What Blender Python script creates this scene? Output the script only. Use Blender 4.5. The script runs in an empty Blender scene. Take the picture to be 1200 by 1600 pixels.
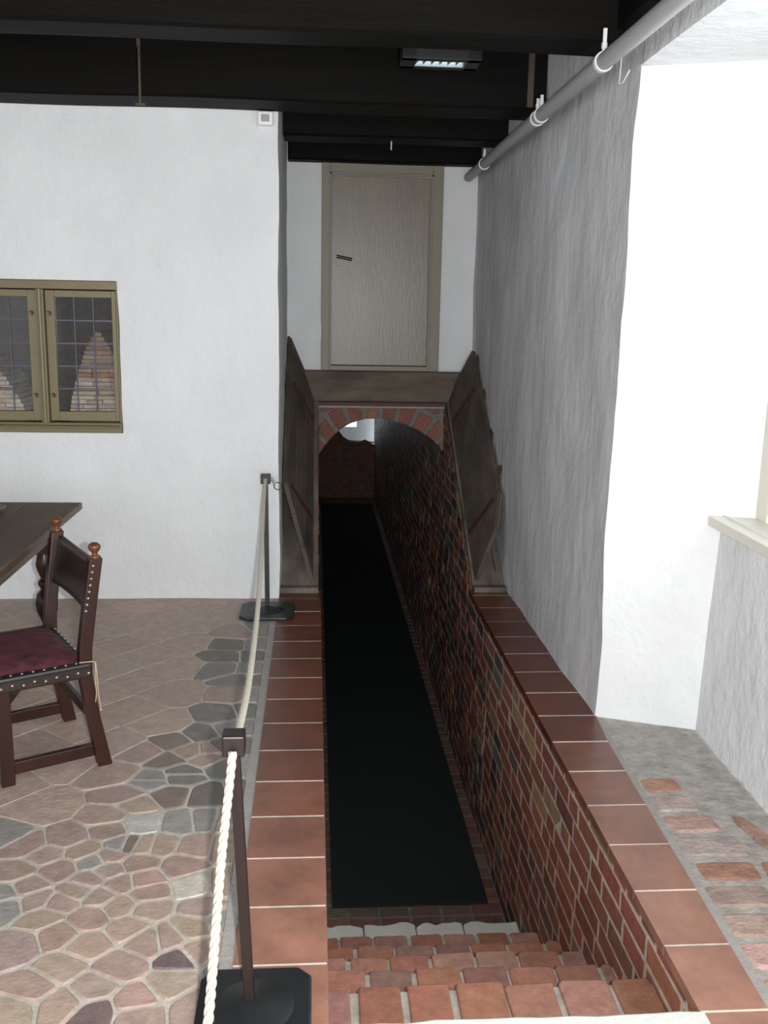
import bpy, math, random
from mathutils import Vector, noise
C = bpy.context.scene.collection
PI = math.pi
random.seed(7)

# ------------------------------------------------------------------ camera, world, light, exposure
sc = bpy.context.scene
YAW, PITCH, ROLL, FPX, EYE = .0743, .2085, .019, 1491.0, 1.65
FW = Vector((math.sin(YAW)*math.cos(PITCH), math.cos(YAW)*math.cos(PITCH), -math.sin(PITCH)))
r0 = Vector((math.cos(YAW), -math.sin(YAW), 0)); u0 = r0.cross(FW)
RT = r0*math.cos(ROLL)+u0*math.sin(ROLL); UP = -r0*math.sin(ROLL)+u0*math.cos(ROLL)
cd = bpy.data.cameras.new('camera'); cam = bpy.data.objects.new('camera', cd); C.objects.link(cam)
from mathutils import Matrix
cam.matrix_world = Matrix(((RT.x, UP.x, -FW.x, 0), (RT.y, UP.y, -FW.y, 0), (RT.z, UP.z, -FW.z, EYE), (0, 0, 0, 1)))
cd.sensor_fit = 'VERTICAL'; cd.sensor_height = 24; cd.lens = FPX/1600*24; cd.clip_start = .02
sc.camera = cam
sc.view_settings.view_transform = 'Standard'; sc.view_settings.look = 'None'
sc.view_settings.gamma = 1; sc.view_settings.use_curve_mapping = False
sc.view_settings.exposure = 0.0

w = bpy.data.worlds.new('world'); sc.world = w; w.use_nodes = True
bg = w.node_tree.nodes['Background']; bg.inputs[0].default_value = (.86, .93, 1, 1); bg.inputs[1].default_value = 1.4

def lamp(name, kind, loc, power, color=(1, 1, 1), size=None, rot=None, radius=None):
    d = bpy.data.lights.new(name, kind); d.energy = power; d.color = color
    if kind == 'AREA':
        d.shape = 'RECTANGLE'; d.size, d.size_y = size
    if radius is not None: d.shadow_soft_size = radius
    o = bpy.data.objects.new(name, d); C.objects.link(o); o.location = loc
    if rot: o.rotation_euler = rot
    return o
lamp('camera_flash', 'POINT', (.075, .03, 1.645), 330, (1, .985, .96), radius=.018)
# daylight through the niche window on the right; ambient fill added at the rear
lamp('daylight_niche_window', 'AREA', (1.98, 2.3, 1.62), 42, (.9, .95, 1), (2.1, 1.3), (0, math.radians(90), 0))
lamp('rear_ambient_fill', 'AREA', (-.1, -2.45, 1.7), 120, (.93, .96, 1), (2.4, 1.5), (math.radians(90), 0, 0))

# ------------------------------------------------------------------ helpers
ORG = {}
def org(o):
    p = Vector((0, 0, 0))
    while o: p = p + Vector(o.location); o = o.parent
    return p
def thing(name, label, cat, loc=(0, 0, 0), group=None):
    o = bpy.data.objects.new(name, None); C.objects.link(o); o.location = loc; o.empty_display_size = .1
    o['label'] = label; o['category'] = cat
    if group: o['group'] = group
    return o
def tag(o, label=None, cat=None, group=None, kind=None):
    if label: o['label'] = label
    if cat: o['category'] = cat
    if group: o['group'] = group
    if kind: o['kind'] = kind
    return o

class MB:
    def __init__(s): s.v = []; s.f = []; s.c = []; s.sm = []; s.mi = []
    def face(s, pts, col=(1, 1, 1), sm=False, mi=0):
        n = len(s.v); s.v += [tuple(p) for p in pts]; s.f.append(tuple(range(n, n+len(pts)))); s.c.append(col); s.sm.append(sm); s.mi.append(mi)
    def add(s, vs, fs, col=(1, 1, 1), sm=False, mi=0):
        n = len(s.v); s.v += [tuple(p) for p in vs]
        for f in fs: s.f.append(tuple(n+i for i in f)); s.c.append(col); s.sm.append(sm); s.mi.append(mi)
    def box(s, x0, x1, y0, y1, z0, z1, col=(1, 1, 1), mi=0, bev=0):
        s.obox(((x0+x1)/2, (y0+y1)/2, (z0+z1)/2), ((x1-x0)/2, 0, 0), (0, (y1-y0)/2, 0), (0, 0, (z1-z0)/2), col, mi)
    def obox(s, c, a, b, d, col=(1, 1, 1), mi=0):
        c, a, b, d = map(Vector, (c, a, b, d))
        if a.cross(b).dot(d) < 0: a = -a
        vs = [c+a*i+b*j+d*k for k in (-1, 1) for j in (-1, 1) for i in (-1, 1)]
        s.add(vs, [(0, 2, 3, 1), (4, 5, 7, 6), (0, 1, 5, 4), (2, 6, 7, 3), (0, 4, 6, 2), (1, 3, 7, 5)], col, False, mi)
    def bar(s, p, q, w, h, up=(0, 0, 1), col=(1, 1, 1)):
        p, q, up = Vector(p), Vector(q), Vector(up); d = (q-p); a = d.cross(up).normalized(); b = a.cross(d).normalized()
        s.obox((p+q)/2, d/2, a*w/2, b*h/2, col)
    def tube(s, pts, r, n=12, col=(1, 1, 1), cap=True, closed=False):
        pts = [Vector(p) for p in pts]; N = len(pts); rr = r if isinstance(r, (list, tuple)) else [r]*N
        t0 = (pts[1]-pts[0]).normalized(); ref = Vector((0, 0, 1)) if abs(t0.z) < .9 else Vector((1, 0, 0))
        a = t0.cross(ref).normalized(); vs = []
        for i, p in enumerate(pts):
            t = (pts[(i+1) % N]-pts[i-1]) if closed else (pts[min(i+1, N-1)]-pts[max(i-1, 0)])
            t.normalize(); a = (a-t*a.dot(t)).normalized(); b = t.cross(a)
            vs += [p+(a*math.cos(2*PI*k/n)+b*math.sin(2*PI*k/n))*rr[i] for k in range(n)]
        fs = []
        for i in range(N if closed else N-1):
            j = (i+1) % N
            for k in range(n): fs.append((i*n+k, i*n+(k+1) % n, j*n+(k+1) % n, j*n+k))
        s.add(vs, fs, col, True)
        if cap and not closed:
            s.face(vs[:n][::-1], col); s.face(vs[-n:], col)
    def lathe(s, base, prof, n=24, col=(1, 1, 1), ax=(0, 0, 1)):
        base, ax = Vector(base), Vector(ax).normalized()
        ref = Vector((1, 0, 0)) if abs(ax.x) < .9 else Vector((0, 1, 0)); b = ax.cross(ref).normalized(); a = b.cross(ax)
        vs = [base+ax*z+(a*math.cos(2*PI*k/n)+b*math.sin(2*PI*k/n))*r for r, z in prof for k in range(n)]
        fs = [(i*n+k, i*n+(k+1) % n, (i+1)*n+(k+1) % n, (i+1)*n+k) for i in range(len(prof)-1) for k in range(n)]
        s.add(vs, fs, col, True)
    def prism(s, poly, o, u, v, n, t, col=(1, 1, 1)):
        """poly of (a,b) in axes u,v from o, extruded t along n"""
        o, u, v, n = map(Vector, (o, u, v, n))
        if u.cross(v).dot(n)*t < 0: poly = poly[::-1]
        A = [o+u*a+v*b for a, b in poly]; B = [p+n*t for p in A]; k = len(A)
        ar = sum(poly[i][0]*poly[(i+1) % k][1]-poly[(i+1) % k][0]*poly[i][1] for i in range(k))
        vs = A+B; fs = [tuple(range(k))[::-1], tuple(range(k, 2*k))]+[(i, (i+1) % k, k+(i+1) % k, k+i) for i in range(k)]
        s.add(vs, fs, col)
    def build(s, name, mat, parent=None, bevel=0, weld=False):
        me = bpy.data.meshes.new(name); O = org(parent) if parent else Vector((0, 0, 0))
        if parent is None and len(s.v):
            lo = [min(v[i] for v in s.v) for i in range(3)]; hi = [max(v[i] for v in s.v) for i in range(3)]
            O = Vector(((lo[0]+hi[0])/2, (lo[1]+hi[1])/2, lo[2]))
        me.from_pydata([Vector(v)-O for v in s.v], [], s.f)
        mats = mat if isinstance(mat, (list, tuple)) else [mat]
        for m in mats: me.materials.append(m)
        ca = me.color_attributes.new('Col', 'FLOAT_COLOR', 'CORNER'); buf = []
        for p, c in zip(me.polygons, s.c): buf += (list(c)+[1.0])*p.loop_total
        ca.data.foreach_set('color', buf)
        me.polygons.foreach_set('use_smooth', s.sm); me.polygons.foreach_set('material_index', s.mi)
        me.update(); me.validate()
        o = bpy.data.objects.new(name, me); C.objects.link(o)
        if parent: o.parent = parent
        else: o.location = O
        if bevel:
            m = o.modifiers.new('bevel', 'BEVEL'); m.width = bevel; m.segments = 2; m.limit_method = 'ANGLE'
        return o
def struct(name, mb, mat, **k):
    o = mb.build(name, mat, **k); o['kind'] = 'structure'; return o

# ------------------------------------------------------------------ materials
def mat(name, color, rough=.6, bump=0, bscale=20, var=0, vscale=6, attr=False, stretch=(1, 1, 1), metal=0, spec=.5, color2=None, fine=0, rvar=0, coat=0, dist=.01):
    m = bpy.data.materials.new(name); m.use_nodes = True; nt = m.node_tree; N = nt.nodes; L = nt.links
    b = N['Principled BSDF']; b.inputs['Roughness'].default_value = rough; b.inputs['Metallic'].default_value = metal
    b.inputs['Specular IOR Level'].default_value = spec; b.inputs['Coat Weight'].default_value = coat
    tc = N.new('ShaderNodeNewGeometry'); mp = N.new('ShaderNodeMapping'); mp.inputs['Scale'].default_value = stretch
    L.new(tc.outputs['Position'], mp.inputs['Vector'])
    base = None
    if attr:
        a = N.new('ShaderNodeAttribute'); a.attribute_name = 'Col'; base = a.outputs['Color']
    if var:
        n = N.new('ShaderNodeTexNoise'); n.inputs['Scale'].default_value = vscale; n.inputs['Detail'].default_value = 6; n.inputs['Roughness'].default_value = .65
        L.new(mp.outputs[0], n.inputs['Vector'])
        r = N.new('ShaderNodeMapRange'); r.inputs[1].default_value = .3; r.inputs[2].default_value = .7
        L.new(n.outputs['Fac'], r.inputs[0])
        mx = N.new('ShaderNodeMix'); mx.data_type = 'RGBA'
        if attr:
            hs = N.new('ShaderNodeHueSaturation'); L.new(base, hs.inputs['Color'])
            r.inputs[3].default_value = 1-var; r.inputs[4].default_value = 1+var; L.new(r.outputs[0], hs.inputs['Value'])
            base = hs.outputs[0]
            if color2:
                n2 = N.new('ShaderNodeTexNoise'); n2.inputs['Scale'].default_value = vscale*.6; n2.inputs['Detail'].default_value = 8; n2.inputs['Roughness'].default_value = .7
                L.new(mp.outputs[0], n2.inputs['Vector'])
                r2 = N.new('ShaderNodeMapRange'); r2.inputs[1].default_value = .55; r2.inputs[2].default_value = .72; r2.inputs[4].default_value = .5
                L.new(n2.outputs['Fac'], r2.inputs[0]); L.new(r2.outputs[0], mx.inputs['Factor'])
                L.new(base, mx.inputs['A']); mx.inputs['B'].default_value = (*color2, 1); base = mx.outputs['Result']
        else:
            L.new(r.outputs[0], mx.inputs['Factor']); mx.inputs['A'].default_value = (*color, 1)
            mx.inputs['B'].default_value = (*(color2 or [c*(1-var) for c in color]), 1); base = mx.outputs['Result']
        if rvar:
            rr = N.new('ShaderNodeMapRange'); rr.inputs[3].default_value = rough-rvar; rr.inputs[4].default_value = rough+rvar
            L.new(n.outputs['Fac'], rr.inputs[0]); L.new(rr.outputs[0], b.inputs['Roughness'])
    if base is None: b.inputs['Base Color'].default_value = (*color, 1)
    else: L.new(base, b.inputs['Base Color'])
    if bump:
        n = N.new('ShaderNodeTexNoise'); n.inputs['Scale'].default_value = bscale; n.inputs['Detail'].default_value = 7; n.inputs['Roughness'].default_value = .6
        L.new(mp.outputs[0], n.inputs['Vector'])
        bp = N.new('ShaderNodeBump'); bp.inputs['Strength'].default_value = bump; bp.inputs['Distance'].default_value = dist
        L.new(n.outputs['Fac'], bp.inputs['Height']); L.new(bp.outputs[0], b.inputs['Normal'])
    return m
def emit(name, color, strength):
    m = bpy.data.materials.new(name); m.use_nodes = True; b = m.node_tree.nodes['Principled BSDF']
    b.inputs['Base Color'].default_value = (*color, 1); b.inputs['Emission Color'].default_value = (*color, 1); b.inputs['Emission Strength'].default_value = strength
    return m
def glass(name):
    m = bpy.data.materials.new(name); m.use_nodes = True; nt = m.node_tree; N = nt.nodes; L = nt.links
    N.remove(N['Principled BSDF']); t = N.new('ShaderNodeBsdfTransparent'); t.inputs[0].default_value = (.93, .95, .94, 1)
    g = N.new('ShaderNodeBsdfGlossy'); g.inputs['Roughness'].default_value = .02; lw = N.new('ShaderNodeLayerWeight'); pw = N.new('ShaderNodeMath'); pw.operation = 'POWER'; pw.inputs[1].default_value = 5; L.new(lw.outputs['Facing'], pw.inputs[0])
    fr = N.new('ShaderNodeMapRange'); fr.inputs[3].default_value = .04; fr.inputs[4].default_value = .9; L.new(pw.outputs[0], fr.inputs[0])
    x = N.new('ShaderNodeMixShader'); L.new(fr.outputs[0], x.inputs[0]); L.new(t.outputs[0], x.inputs[1]); L.new(g.outputs[0], x.inputs[2])
    L.new(x.outputs[0], N['Material Output'].inputs[0]); return m

M = dict(
 plaster=mat('white_plaster', (.76, .775, .79), .75, .7, 5, .10, 1.8, stretch=(1, 1, .8), spec=.2, dist=.04),
 plaster_right=mat('rough_white_plaster', (.69, .695, .715), .75, .5, 7, .2, 2.6, stretch=(1, 1, .6), spec=.2, dist=.03),
 timber=mat('black_stained_timber', (.0055, .0048, .0040), .65, .5, 14, .5, 8, stretch=(.12, 1, 1), spec=.10),
 boards=mat('black_ceiling_boards', (.006, .005, .005), .7, .3, 14, stretch=(.2, 1, 1), spec=.2),
 masonry=mat('brickwork', (1, 1, 1), .62, .55, 60, .25, 22, attr=True, dist=.006),
 cellar=mat('damp_cellar_brickwork', (1, 1, 1), .42, .9, 34, .4, 12, attr=True, dist=.02, color2=(.20, .185, .165), rvar=.12),  # pale noise: lime smears, and white glints put into the colour
 stone=mat('floor_stones', (1, 1, 1), .55, .6, 60, .2, 20, attr=True, dist=.006, color2=(.40, .33, .28), rvar=.1),
 niche=mat('worn_niche_bricks', (1, 1, 1), .8, .8, 40, .3, 14, attr=True, dist=.014, color2=(.40, .37, .335)),
 tile=mat('terracotta_tiles', (1, 1, 1), .33, .25, 25, .28, 7, attr=True, dist=.003, rvar=.08),
 mat=mat('blue_black_matting', (.022, .027, .028), .95, .3, 400, .3, 300, spec=.15, dist=.002),
 door=mat('greige_door_paint', (.185, .158, .108), .36, .4, 30, .22, 4, stretch=(2.5, 1, .35), dist=.003),
 doorframe=mat('greige_frame_paint', (.225, .195, .14), .5, .2, 30, .1, 6, dist=.003),
 winframe=mat('olive_window_paint', (.20, .165, .088), .4, .2, 30, .12, 9, dist=.002),
 cream=mat('cream_window_paint', (.74, .71, .62), .4, .1, 30, .04, 9, dist=.002),
 lead=mat('lead_glazing_bars', (.10, .10, .13), .45, .1, 60, metal=.6),
 hatchwood=mat('weathered_grey_wood', (.135, .108, .082), .7, .9, 26, .75, 9, stretch=(1, .35, .35), dist=.008),
 framewood=mat('grey_frame_wood', (.19, .16, .125), .75, .9, 28, .7, 9, stretch=(1, .4, .4), dist=.008),
 lintelwood=mat('pale_lintel_wood', (.16, .125, .09), .75, .8, 26, .65, 9, stretch=(.3, 1, 1), dist=.006),
 redwood=mat('reddish_batten_wood', (.075, .026, .018), .6, .4, 20, .3, 20),
 chairwood=mat('polished_dark_wood', (.038, .009, .0045), .32, .25, 30, .6, 14, stretch=(1, 1, .3), dist=.003, color2=(.012, .005, .004)),
 finial=mat('worn_finial_wood', (.16, .05, .016), .35, .2, 30, .5, 30),
 leather=mat('dark_brown_leather', (.026, .014, .011), .4, .5, 25, .4, 12, dist=.004),
 leatherband=mat('black_leather_band', (.018, .016, .016), .35, .4, 35, .3, 20, dist=.003),
 velvet=mat('worn_crimson_velvet', (.17, .03, .05), .85, .5, 70, .7, 22, color2=(.028, .012, .014), dist=.004),
 brass=mat('aged_nail_heads', (.45, .40, .32), .3, metal=.9),
 tablewood=mat('brown_table_wood', (.13, .078, .046), .42, .4, 26, .55, 7, stretch=(2.5, .25, 1), dist=.004, color2=(.055, .033, .021)),
 pewter=mat('pewter', (.24, .27, .26), .4, .1, 30, .2, 12, metal=.55),
 iron=mat('black_cast_iron', (.013, .015, .016), .42, .3, 40, .3, 15, dist=.003),
 post=mat('dark_brown_post', (.018, .009, .007), .4, .2, 40, .3, 14, stretch=(1, 1, .2), dist=.002),
 rope=mat('cream_cotton_rope', (.50, .46, .38), .85, .3, 250, .08, 60, dist=.002),
 twine=mat('pale_twine', (.40, .29, .2), .9),
 pipe=mat('grey_painted_pipe', (.36, .36, .37), .45, .05, 30),
 clip=mat('white_pipe_clip', (.75, .75, .76), .5),
 white=mat('white_plastic', (.82, .82, .83), .4),
 greyplastic=mat('grey_plastic_lens', (.33, .35, .36), .3),
 blackmetal=mat('black_metal', (.01, .01, .01), .3),
 rust=mat('rusty_iron', (.10, .075, .05), .6, .3, 60, .5, 50, metal=.3),
 whitestone=mat('white_painted_stone', (.66, .665, .62), .7, .6, 30, .12, 12, dist=.008),
 mortar=mat('grey_mortar', (.36, .34, .32), .85, .6, 60, .2, 14, dist=.006),
 fix=mat('black_lamp_housing', (.008, .009, .012), .5),
 glow=emit('fluorescent_tube_glow', (.86, .95, 1), 26), fin=mat('lamp_louvre', (.25, .42, .38), .3, metal=.5),
 glass=glass('window_glass'),
)

# ------------------------------------------------------------------ 2D polygon tools
def clip(poly, a, b, c):
    """keep a*x+b*y<=c"""
    out = []; n = len(poly)
    for i in range(n):
        p, q = poly[i], poly[(i+1) % n]; dp = a*p[0]+b*p[1]-c; dq = a*q[0]+b*q[1]-c
        if dp <= 0: out.append(p)
        if (dp < 0 < dq) or (dq < 0 < dp):
            t = dp/(dp-dq); out.append((p[0]+(q[0]-p[0])*t, p[1]+(q[1]-p[1])*t))
    return out
def area(p): return sum(p[i][0]*p[(i+1) % len(p)][1]-p[(i+1) % len(p)][0]*p[i][1] for i in range(len(p)))/2
def inset(poly, d):
    out = list(poly); n = len(poly)
    for i in range(n):
        p, q = poly[i], poly[(i+1) % n]; ex, ey = q[0]-p[0], q[1]-p[1]; l = math.hypot(ex, ey)
        if l < 1e-6: continue
        nx, ny = ey/l, -ex/l; out = clip(out, nx, ny, nx*p[0]+ny*p[1]-d)
        if len(out) < 3: return []
    return out
def soften(poly, k=.22):
    out = []; n = len(poly)
    for i in range(n):
        p, q = poly[i], poly[(i+1) % n]
        out += [(p[0]+(q[0]-p[0])*k, p[1]+(q[1]-p[1])*k), (p[0]+(q[0]-p[0])*(1-k), p[1]+(q[1]-p[1])*(1-k))]
    return out
def slab(mb, poly, o, u, v, n, h, edge, col, tilt=0, smooth=False):
    """raised stone/brick face: rim ring low, inner face high"""
    o, u, v, n = map(Vector, (o, u, v, n))
    if area(poly) < 0: poly = poly[::-1]
    inner = []; cx = sum(p[0] for p in poly)/len(poly); cy = sum(p[1] for p in poly)/len(poly)
    for x, y in poly:
        dx, dy = cx-x, cy-y; l = math.hypot(dx, dy) or 1; k = min(edge/l, .45); inner.append((x+dx*k, y+dy*k))
    tx, ty = random.uniform(-tilt, tilt), random.uniform(-tilt, tilt)
    A = [o+u*x+v*y-n*.004 for x, y in poly]; B = [o+u*x+v*y+n*(h+tx*(x-cx)+ty*(y-cy)) for x, y in inner]; k = len(A)
    flip = u.cross(v).dot(n) < 0
    fs = [tuple(range(k, 2*k))]+[(i, (i+1) % k, k+(i+1) % k, k+i) for i in range(k)]
    if flip: fs = [f[::-1] for f in fs]
    mb.add(A+B, fs, col, smooth)
def vary(c, k=.15, hue=.05):
    g = random.uniform(1-k, 1+k); return tuple(max(0, x*g*random.uniform(1-hue, 1+hue)) for x in c)
BR = [(.27, .092, .058), (.29, .10, .058), (.23, .085, .06), (.20, .085, .068), (.31, .13, .07), (.30, .105, .065), (.26, .09, .06), (.25, .085, .055), (.28, .10, .065), (.27, .09, .06), (.24, .08, .055), (.30, .19, .11)]
def bricks(mb, o, u, v, n, region, bl, bh, joint=.011, h=.005, jit=.004, pal=BR, mort=(.30, .28, .25), half=True, plane=True, dirt=None, spread=.2):
    """courses of bricks clipped to a convex region (list of (a,b))"""
    if area(region) < 0: region = region[::-1]
    if plane:
        pts = [Vector(o)+Vector(u)*a+Vector(v)*b for a, b in region]
        if Vector(u).cross(Vector(v)).dot(Vector(n)) < 0: pts = pts[::-1]
        mb.face(pts, mort)
    lo = [min(p[i] for p in region) for i in (0, 1)]; hi = [max(p[i] for p in region) for i in (0, 1)]
    for r in range(math.floor(lo[1]/bh), math.ceil(hi[1]/bh)):
        rr = random.Random(r*17+3); x = math.floor(lo[0]/bl)*bl-(rr.uniform(.2, .8)*bl if half else 0)
        while x < hi[0]:
            L = bl*(random.uniform(1-spread, 1+spread*.4) if random.random() > .3 else .52)if half else bl
            j = lambda: random.uniform(-jit, jit)
            q = [(x+joint/2+j(), r*bh+joint/2+j()), (x+L-joint/2+j(), r*bh+joint/2+j()), (x+L-joint/2+j(), (r+1)*bh-joint/2+j()), (x+joint/2+j(), (r+1)*bh-joint/2+j())]
            for i in range(len(region)):
                p0, p1 = region[i], region[(i+1) % len(region)]; ex, ey = p1[0]-p0[0], p1[1]-p0[1]; l = math.hypot(ex, ey)
                nx, ny = ey/l, -ex/l; q = clip(q, nx, ny, nx*p0[0]+ny*p0[1])
                if len(q) < 3: break
            if len(q) >= 3 and abs(area(q)) > 2e-4:
                col = vary(random.choice(pal), .22, .08)
                if dirt: col = dirt(x, r*bh, col)
                slab(mb, q, o, u, v, n, h*random.uniform(.5, 1.3), .003, col, .012)
            x += L
def grid(mb, o, u, v, U, V, step=.06, amp=.008, flip=False, col=(1, 1, 1)):
    """plaster panel, displaced by a field that depends on position only, so panels meet"""
    o, u, v = map(Vector, (o, u, v)); nu = max(1, round(U/step)); nv = max(1, round(V/step)); vs = []
    for j in range(nv+1):
        for i in range(nu+1):
            p = o+u*(U*i/nu)+v*(V*j/nv)
            d = noise.noise_vector(p*2.1)*amp*1.4+noise.noise_vector(p*6.3)*amp*.45
            vs.append(p+Vector((d.x, d.y, 0)))
    fs = []
    for j in range(nv):
        for i in range(nu):
            a = j*(nu+1)+i; f = (a, a+1, a+nu+2, a+nu+1); fs.append(f[::-1] if flip else f)
    mb.add(vs, fs, col, True)

XR = lambda y: 1.17-.0095*(y-3.66)            # the long right wall leans in a little with distance
ZB, ZC = 2.65, 2.95                          # beam underside, ceiling boards
ZF = -1.3                                    # cellar passage floor
# ------------------------------------------------------------------ SETTING: walls
mb = MB()   # left wall, with a window opening
W0, W1, WZ0, WZ1 = -2.62, -1.062, .955, 1.775
grid(mb, (-3.4, 5.35, 0), (1, 0, 0), (0, 0, 1), 3.4+W0, 2.8, .07)
grid(mb, (W1, 5.35, 0), (1, 0, 0), (0, 0, 1), -.2-W1, 2.8)
grid(mb, (W0, 5.35, 0), (1, 0, 0), (0, 0, 1), W1-W0, WZ0)
grid(mb, (W0, 5.35, WZ1), (1, 0, 0), (0, 0, 1), W1-W0, 2.8-WZ1)
grid(mb, (-.2, 5.35, 0), (0, 1, 0), (0, 0, 1), 1.75, 2.95, .06, .008)          # return into the hatch recess
for a in ((W0, W1, WZ0), (W0, W1, WZ1)): grid(mb, (a[0], 5.35, a[2]), (1, 0, 0), (0, 1, 0), a[1]-a[0], .28, flip=(a[2] == WZ1))
grid(mb, (W1, 5.35, WZ0), (0, 1, 0), (0, 0, 1), .28, WZ1-WZ0); grid(mb, (W0, 5.35, WZ0), (0, 1, 0), (0, 0, 1), .28, WZ1-WZ0, flip=True)
struct('wall_left', mb, M['plaster'])
mb = MB()   # wall above the arch, around the small door
DY = 7.05
grid(mb, (-.2, DY, 1.1), (1, 0, 0), (0, 0, 1), .245, 1.85); grid(mb, (.9, DY, 1.1), (1, 0, 0), (0, 0, 1), .26, 1.85)
mb.box(.04, .91, DY+.12, DY+.14, 1.1, 2.9)
struct('wall_back', mb, M['plaster'])
mb = MB()   # right wall, the splayed window jamb, window wall and niche soffit
A0, A1 = Vector((1.172, 3.66, 0)), Vector((1.145, 7.1, 0)); d = (A1-A0)
grid(mb, A0, d.normalized(), (0, 0, 1), d.length, 2.97, .07, .009, flip=True)
J1 = Vector((1.80, 3.43, 0)); d = J1-A0
SOF = 2.535
struct('wall_right', mb, M['plaster_right'])
mb = MB()
grid(mb, A0, d.normalized(), (0, 0, 1), d.length, SOF, .07, .009, flip=False)
struct('wall_niche', mb, M['plaster'])
mb = MB()
grid(mb, (1.55, -.2, 0), (0, 1, 0), (.03, 0, 1), 3.78, .9, .08, .006)
grid(mb, (1.17, -.2, SOF), (1, 0, 0), (0, 1, 0), .7, 3.9, .08, .004, flip=True)
grid(mb, (1.172, -.2, SOF), (0, 1, 0), (0, 0, 1), 3.86, .42, .07, .006)
grid(mb, (1.17, -.2, 0), (1, 0, 0), (0, 0, 1), .7, SOF, .1, .006, flip=True)
grid(mb, (1.17, -2.6, 0), (0, 1, 0), (0, 0, 1), 2.4, 2.97, .1, .006)
grid(mb, (1.80, -.2, 2.40), (0, 1, 0), (0, 0, 1), 3.7, .14, .1, .004)
for f in mb.f[:0]: pass
struct('wall_window_side', mb, M['plaster'])
mb = MB(); mb.box(-3.5, -3.4, -2.6, 5.5, 0, 2.97); struct('wall_far_left', mb, M['plaster'])
mb = MB(); mb.box(-3.5, 1.3, -2.7, -2.6, 0, 2.97); struct('wall_rear', mb, M['plaster'])
mb = MB(); mb.box(-3.5, 2.0, -2.7, 7.2, ZC, ZC+.04); struct('ceiling', mb, M['boards'])

# ------------------------------------------------------------------ SETTING: floor
PINK = [(0.400, 0.305, 0.255), (0.420, 0.320, 0.265), (0.390, 0.290, 0.245), (0.410, 0.310, 0.255), (0.380, 0.290, 0.250)]
KC = dict(p=(0.328, 0.246, 0.211), t=(0.343, 0.261, 0.207), r=(0.335, 0.234, 0.199), g=(0.265, 0.250, 0.234), d=(0.183, 0.172, 0.160), o=(0.164, 0.144, 0.117), w=(0.468, 0.452, 0.390), k=(0.156, 0.109, 0.109), b=(0.203, 0.156, 0.133))
SEEDS = []   # stones read off the floor: position in metres on the floor, colour class
def fl(px, py):
    v = FW+RT*((px-600)/FPX)-UP*((py-800)/FPX); t = -EYE/v.z; return (v.x*t, v.y*t)
A = [(200,110,'p'),(520,50,'p'),(360,180,'p'),(120,310,'p'),(460,290,'r'),(640,150,'t'),(860,190,'p'),(960,100,'g'),(1140,110,'t'),(720,230,'g'),(1080,240,'r'),(850,300,'p'),(1120,370,'r'),(210,420,'p'),(700,370,'p'),(940,400,'r'),(600,460,'t'),(50,590,'g'),(270,540,'p'),(470,550,'p'),(780,500,'p'),(1150,480,'r'),(940,580,'t'),(1150,600,'t'),(330,670,'t'),(700,670,'r'),(1000,750,'t'),(440,800,'r'),(150,880,'p'),(700,880,'t'),(1150,850,'r'),(480,1060,'t'),(920,1040,'r'),(260,1210,'r'),(480,1340,'t'),(720,1210,'p'),(1050,1330,'r'),(730,1430,'k'),(80,1400,'t'),(30,30,'g'),(30,480,'g')]
for x, y, c in A: SEEDS.append((*fl(x/5, 1300+y/5), c))
A = [(100,50,'p'),(620,60,'d'),(380,90,'g'),(170,210,'p'),(530,210,'b'),(820,210,'o'),(1120,170,'o'),(270,285,'t'),(50,380,'t'),(290,430,'w'),(620,420,'g'),(790,400,'g'),(60,480,'p'),(170,600,'b'),(430,610,'t'),(740,620,'t'),(620,760,'r'),(720,920,'w'),(780,1090,'p'),(680,1250,'t'),(520,1320,'r'),(980,1190,'g'),(980,1400,'t'),(960,620,'t'),(620,1480,'k'),(980,400,'p'),(1120,420,'g'),(960,900,'p')]
for x, y, c in A: SEEDS.append((*fl(160+x/5, 1200+y/5), c))
A = [(780,960,'t'),(880,1050,'p'),(870,820,'t'),(1020,900,'g'),(600,1100,'r'),(1010,1100,'p')]
for x, y, c in A: SEEDS.append((*fl(x/2.857, 1200+y/2.857), c))
A = [(905,290,'o'),(1060,290,'g'),(870,355,'o'),(1040,350,'d'),(840,430,'d'),(1030,430,'g'),(960,495,'d'),(1070,495,'d'),(1060,580,'g'),(1020,680,'d'),(850,700,'d'),(740,810,'d'),(1040,770,'g'),(1040,880,'d'),(850,880,'b'),(570,860,'b'),(530,960,'b'),(660,910,'t'),(770,960,'p'),(620,1040,'d'),(400,920,'p'),(430,1090,'g'),(860,1000,'d'),(1020,1000,'g'),(1090,200,'g'),(780,900,'p'),(930,570,'p'),(960,220,'p'),(900,780,'g')]
for x, y, c in A: SEEDS.append((*fl(120+x/3.75, 930+y/3.75), c))
FX0, FX1, FY0, FY1 = -3.4, -.235, -2.6, 5.36
man = list(SEEDS)
ca, sa = math.cos(math.radians(47)), math.sin(math.radians(47))
rg = random.Random(5)
for i in range(-60, 60):
    for j in range(-60, 60):
        g = .225; off = .0
        a, b = i*g+rg.uniform(-.005, .005), (j+off)*g+rg.uniform(-.006, .006)
        x, y = a*ca-b*sa, a*sa+b*ca
        if not (FX0-.1 < x < FX1+.02 and FY0-.1 < y < FY1+.1): continue
        if min((x-s[0])**2+(y-s[1])**2 for s in man) < .145**2: continue
        # stones beyond the hand-read patch only
        if y < 2.95 and x > -.93-.0*(y) and y > 1.9: continue
        SEEDS.append((x, y, None))
mb = MB(); mb.face([(FX0, FY0, -.004), (FX1+.03, FY0, -.004), (FX1+.03, FY1, -.004), (FX0, FY1, -.004)], (.46, .42, .37))
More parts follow.
